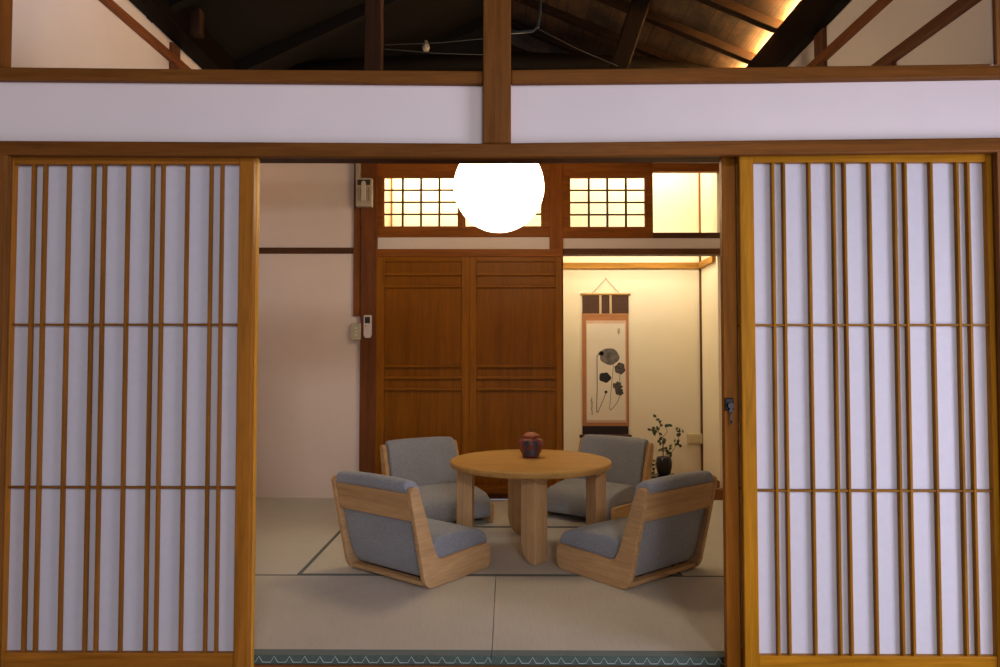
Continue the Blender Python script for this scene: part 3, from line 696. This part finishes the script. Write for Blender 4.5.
blob(606, 392, 1.4, 1.4, I_K, 'ink_bud', 3, .1)
stroke([(600, 354), (597, 356), (597.2, 385), (596.6, 411), (597.6, 412.5)], I_M, 'ink_stem', .006)
stroke([(598, 412), (601, 405), (606, 393)], I_M, 'ink_stem', .005)
stroke([(613.5, 365), (611.5, 385), (609.5, 409)], I_G, 'ink_stem', .004)
stroke([(620, 373), (619.5, 383)], I_G, 'ink_stem', .004)
stroke([(620, 396), (617, 403), (611, 410), (609.6, 409)], I_G, 'ink_stem', .005)
rc = random.Random(3)
for k in range(9):
    y = 398+k*1.9; u1 = [rc.uniform(-.9, .9) for _ in range(4)]; stroke([(591.8+u1[0], y), (591.8+u1[1], y+.5), (591.8+u1[2], y+.9), (591.8+u1[3], y+1.3)], I_G, 'calligraphy', .004)
stroke([(618, 329), (619.5, 329), (619.5, 333), (618, 333), (618, 329), (618.7, 335)], I_G, 'calligraphy', .004)

# ---- stand, potted plant, outlet box
ps = P(664, 475, 5.62)
st = empty('plant_stand', (ps.x, 5.62, Z_ALC+.002)); tag(st, 'low black plant stand on the alcove floor', 'stand')
hs = ps.z-Z_ALC-.002
MB().box(-.11, .10, -.09, .09, hs-.03, hs).build('top', plain('black_lacquer', (.012, .011, .011), .25), st, .004)
for sx in (-.09, .08):
    for sy in (-.07, .07): MB().box(sx-.012, sx+.012, sy-.012, sy+.012, 0, hs-.03).build('leg', plain('black_lacquer', (.012, .011, .011), .25), st, .002)
p = empty('potted_plant', (ps.x, 5.62, ps.z+.003)); tag(p, 'small leafy plant in a black pot beside the alcove corner', 'plant')
u = 5.62/700
MB().lathe([(0, 0), (.042, 0), (.050, .01), (.062, .06), (.064, .10), (.056, .135), (.052, .140), (.046, .138), (.046, .12), (0, .12)], seg=40).build('pot', plain('black_glaze', (.012, .012, .015), .3), p, smooth=True)
MB().lathe([(0, .121), (.045, .119), (.045, .125), (0, .13)], seg=24).build('soil', plain('soil', (.03, .02, .012), .9), p)
LV = [(128,95),(150,125),(178,150),(190,178),(225,182),(250,183),(275,182),(88,222),(125,210),(150,200),(165,215),(130,260),(140,240),(175,255),(160,318),(185,300),(215,310),(175,340),(210,330),(180,405),(195,400),(225,380),(265,360),(230,400),(245,410),(275,390),(250,435),(270,450),(325,210),(350,235),(375,230),(355,268),(330,262),(315,320),(345,325),(330,355),(350,360),(130,500),(120,540),(125,575),(112,600),(205,395),(240,420),(262,425),(118,228),(360,225),(338,345)]
def pl_(a, b, dy=0):
    q = P(640+a/8.9, 405+b/8.9, 5.62); return Vector((q.x-ps.x, dy, q.z-ps.z-.003))
base = Vector((0, 0, .125))
STM = [[(205,470),(215,400),(200,320),(160,240),(185,175),(150,120),(128,95)], [(215,470),(235,420),(250,400),(275,380)], [(205,470),(200,300),(250,240),(230,185),(275,182)], [(225,470),(270,440),(330,360),(345,320),(355,240),(325,210)], [(212,470),(205,380),(210,310)], [(160,240),(125,215),(88,222)], [(355,240),(378,228)], [(190,480),(150,485),(130,500),(122,545),(112,600)]]
m = MB()
dyy = [.0, -.03, .03, .02, -.02, .01, .02, -.05]
for k, stp in enumerate(STM):
    pts = [pl_(a, b, dyy[k]*min(1, i/2)) for i, (a, b) in enumerate(stp)]
    m.tube([tuple(v) for v in pts], [.0022]*(len(pts)-1)+[.001], 6)
m.build('stem', plain('twig', (.16, .09, .05), .7), p)
m = MB()
for (a, b) in LV:
    c = pl_(a, b, random.uniform(-.035, .035))
    L, w = random.uniform(.030, .040), random.uniform(.020, .026)
    ang = random.uniform(0, 2*PI); R = Matrix.Rotation(random.uniform(-.9, .9), 3, 'Z') @ Matrix.Rotation(random.uniform(-.7, .7), 3, 'X') @ Matrix.Rotation(ang, 3, 'Y')
    prof = [(-L*.5, 0), (-L*.25, w*.42), (0, w*.52), (L*.28, w*.36), (L*.55, 0), (L*.28, -w*.36), (0, -w*.52), (-L*.25, -w*.42)]
    f = [c + R @ Vector((x, -.0004+abs(z)*.25, z)) for x, z in prof]; g = [c + R @ Vector((x, .0006+abs(z)*.25, z)) for x, z in prof]
    m.hexa([tuple(v) for v in f], [tuple(v) for v in g])
m.build('foliage', plain('dark_leaf', (.035, .065, .022), .45), p)
a = ra(688, 434, 702.5, 444, YA-.03)
o = empty('outlet_box', ((a[0]+a[1])/2, YA-.03, a[2])); tag(o, 'cream surface mounted outlet box near the alcove corner', 'outlet')
w = (a[1]-a[0])/2; h = a[3]-a[2]
MB().box(-w, w, 0, .03, 0, h).build('box', plain('cream_plastic', (.62, .52, .30), .4), o, .004)
MB().box(-w+.012, w-.012, -.003, .001, .012, h-.012).build('cover', plain('cream_plastic_b', (.58, .50, .30), .4), o, .002)

# ---- wall unit, switch plate, remote
a = ra(355.5, 177.5, 372, 206.5, YB0-.11)
o = empty('wall_lamp', ((a[0]+a[1])/2, YB0-.11, a[2])); tag(o, 'small boxy beige wall lamp on the back wall post', 'wall lamp')
w = (a[1]-a[0])/2; h = a[3]-a[2]
MB().box(-w, w, 0, .058, 0, h).build('housing', plain('beige_plastic', (.42, .36, .27), .4), o, .010, seg=3)
MB().box(-w+.014, w-.014, -.004, .002, h*.74, h-.016).build('dark_window', plain('smoked_window', (.05, .045, .035), .2), o, .003)
MB().prism([(.017*math.cos(PI*i/8), h*.80+.017*math.sin(PI*i/8)) for i in range(9)]+[(-.017, h*.18), (.017, h*.18)], 'y', -.014, .002).build('tube_lamp', plain('milk_glass', (.60, .52, .42), .3), o, .003)
for sx in (-1, 1): MB().box(sx*w*.62-.006, sx*w*.62+.006, -.005, .002, h*.2, h*.66).build('louvre', plain('beige_dark', (.26, .21, .15), .5), o)
MB().box(-w-.004, -w+.03, .012, .062, h-.02, h+.13).build('bracket', plain('beige_bracket', (.36, .31, .24), .5), o, .004)
a = ra(350.5, 323, 361, 340, YB0-.052)
o = empty('switch_plate', ((a[0]+a[1])/2, YB0-.052, a[2])); tag(o, 'beige wall switch plate with three small buttons', 'switch')
w = (a[1]-a[0])/2; h = a[3]-a[2]
MB().box(-w, w, 0, .05, 0, h).build('plate', plain('beige_switch', (.45, .42, .32), .45), o, .004)
for k in range(3): MB().box(-.008, .012, -.004, .001, h*(.24+.2*k), h*(.24+.2*k)+.014).build('button', plain('pale_button', (.68, .64, .5), .4), o, .002)
a = ra(363.5, 315, 371.5, 338, YB0-.0722)
o = empty('remote_control', ((a[0]+a[1])/2, YB0-.0722, a[2])); tag(o, 'white remote control with dark display hanging on the post', 'remote control')
w = (a[1]-a[0])/2; h = a[3]-a[2]
MB().prism([(-w*.55, 0), (w*.55, 0), (w*.9, .014), (w, .03), (w, h-.006), (w-.005, h), (-w+.005, h), (-w, h-.006), (-w, .03), (-w*.9, .014)], 'y', 0, .022).build('body', plain('white_plastic', (.68, .60, .58), .4), o, .003)
MB().box(-w*.8, w*.8, .018, .0245, h*.2, h*.8).build('holder', plain('white_plastic_b', (.6, .55, .5), .4), o)
MB().box(-w+.010, w-.012, -.002, .001, h*.64, h-.014).build('display', plain('dark_display', (.03, .035, .03), .2), o, .001)
MB().box(-w+.012, -w+.024, -.003, .001, h*.50, h*.54).build('button', plain('dark_button', (.1, .08, .08), .4), o, .001)

# ---- light strip behind the wall plate
o = MB().box(X_R-.030, X_R-.012, 2.9, 5.3, zt_, zt_+.012).build('light_strip', plain('warm_led', (1, .6, .25), .5, emit=600, ecol=(1, .55, .18)))
tag(o, 'warm light strip lying on the black wall plate under the right eaves', 'light strip')

# =========================================================== LIGHT
def area(name, loc, rot, sx, sy, power, col, spread=PI):
    l = bpy.data.lights.new(name, 'AREA'); l.shape = 'RECTANGLE'; l.size = sx; l.size_y = sy; l.energy = power; l.color = col; l.spread = spread
    o = bpy.data.objects.new(name, l); COL.objects.link(o); o.location = loc; o.rotation_euler = rot; return o
# daylight through the right hall window and the open garden side
area('daylight_window', (2.98, .55, .80), (0, math.radians(90), 0), 1.5, 1.6, 80, (.82, .79, 1))
area('daylight_garden', (1.5, -2.3, .85), (math.radians(90), 0, 0), 2.6, 1.7, 28, (.98, .92, 1))
area('daylight_sky', (1.5, -6, 4.1), (math.radians(90-14), 0, 0), 1.2, .8, 150, (1, .92, .93))
area('alcove_lamp', (1.02, 5.52, zc-.03), (math.radians(22), 0, 0), 1.0, .1, 11, (1, .87, .64))
area('alcove_lintel_fill', (1.04, Y_BACK+.10, 1.955), (math.radians(48), 0, 0), 1.1, .05, 4.2, (1, .86, .62))  # unseen fill added behind the lintel to brighten the alcove wall below
area('closet_lamp', (-.35, 5.72, zc-.02), (0, 0, 0), 1.3, .2, 27, (1, .88, .60))

w = bpy.data.worlds.new('sky'); SC.world = w; w.use_nodes = True
bg = w.node_tree.nodes['Background']; bg.inputs[0].default_value = (.85, .85, 1, 1); bg.inputs[1].default_value = .35

SC.view_settings.view_transform = 'Standard'; SC.view_settings.look = 'None'
SC.view_settings.exposure = 0; SC.view_settings.gamma = 1; SC.view_settings.use_curve_mapping = False
SC.cycles.use_denoising = True
SC.cycles.max_bounces = 10; SC.cycles.diffuse_bounces = 5
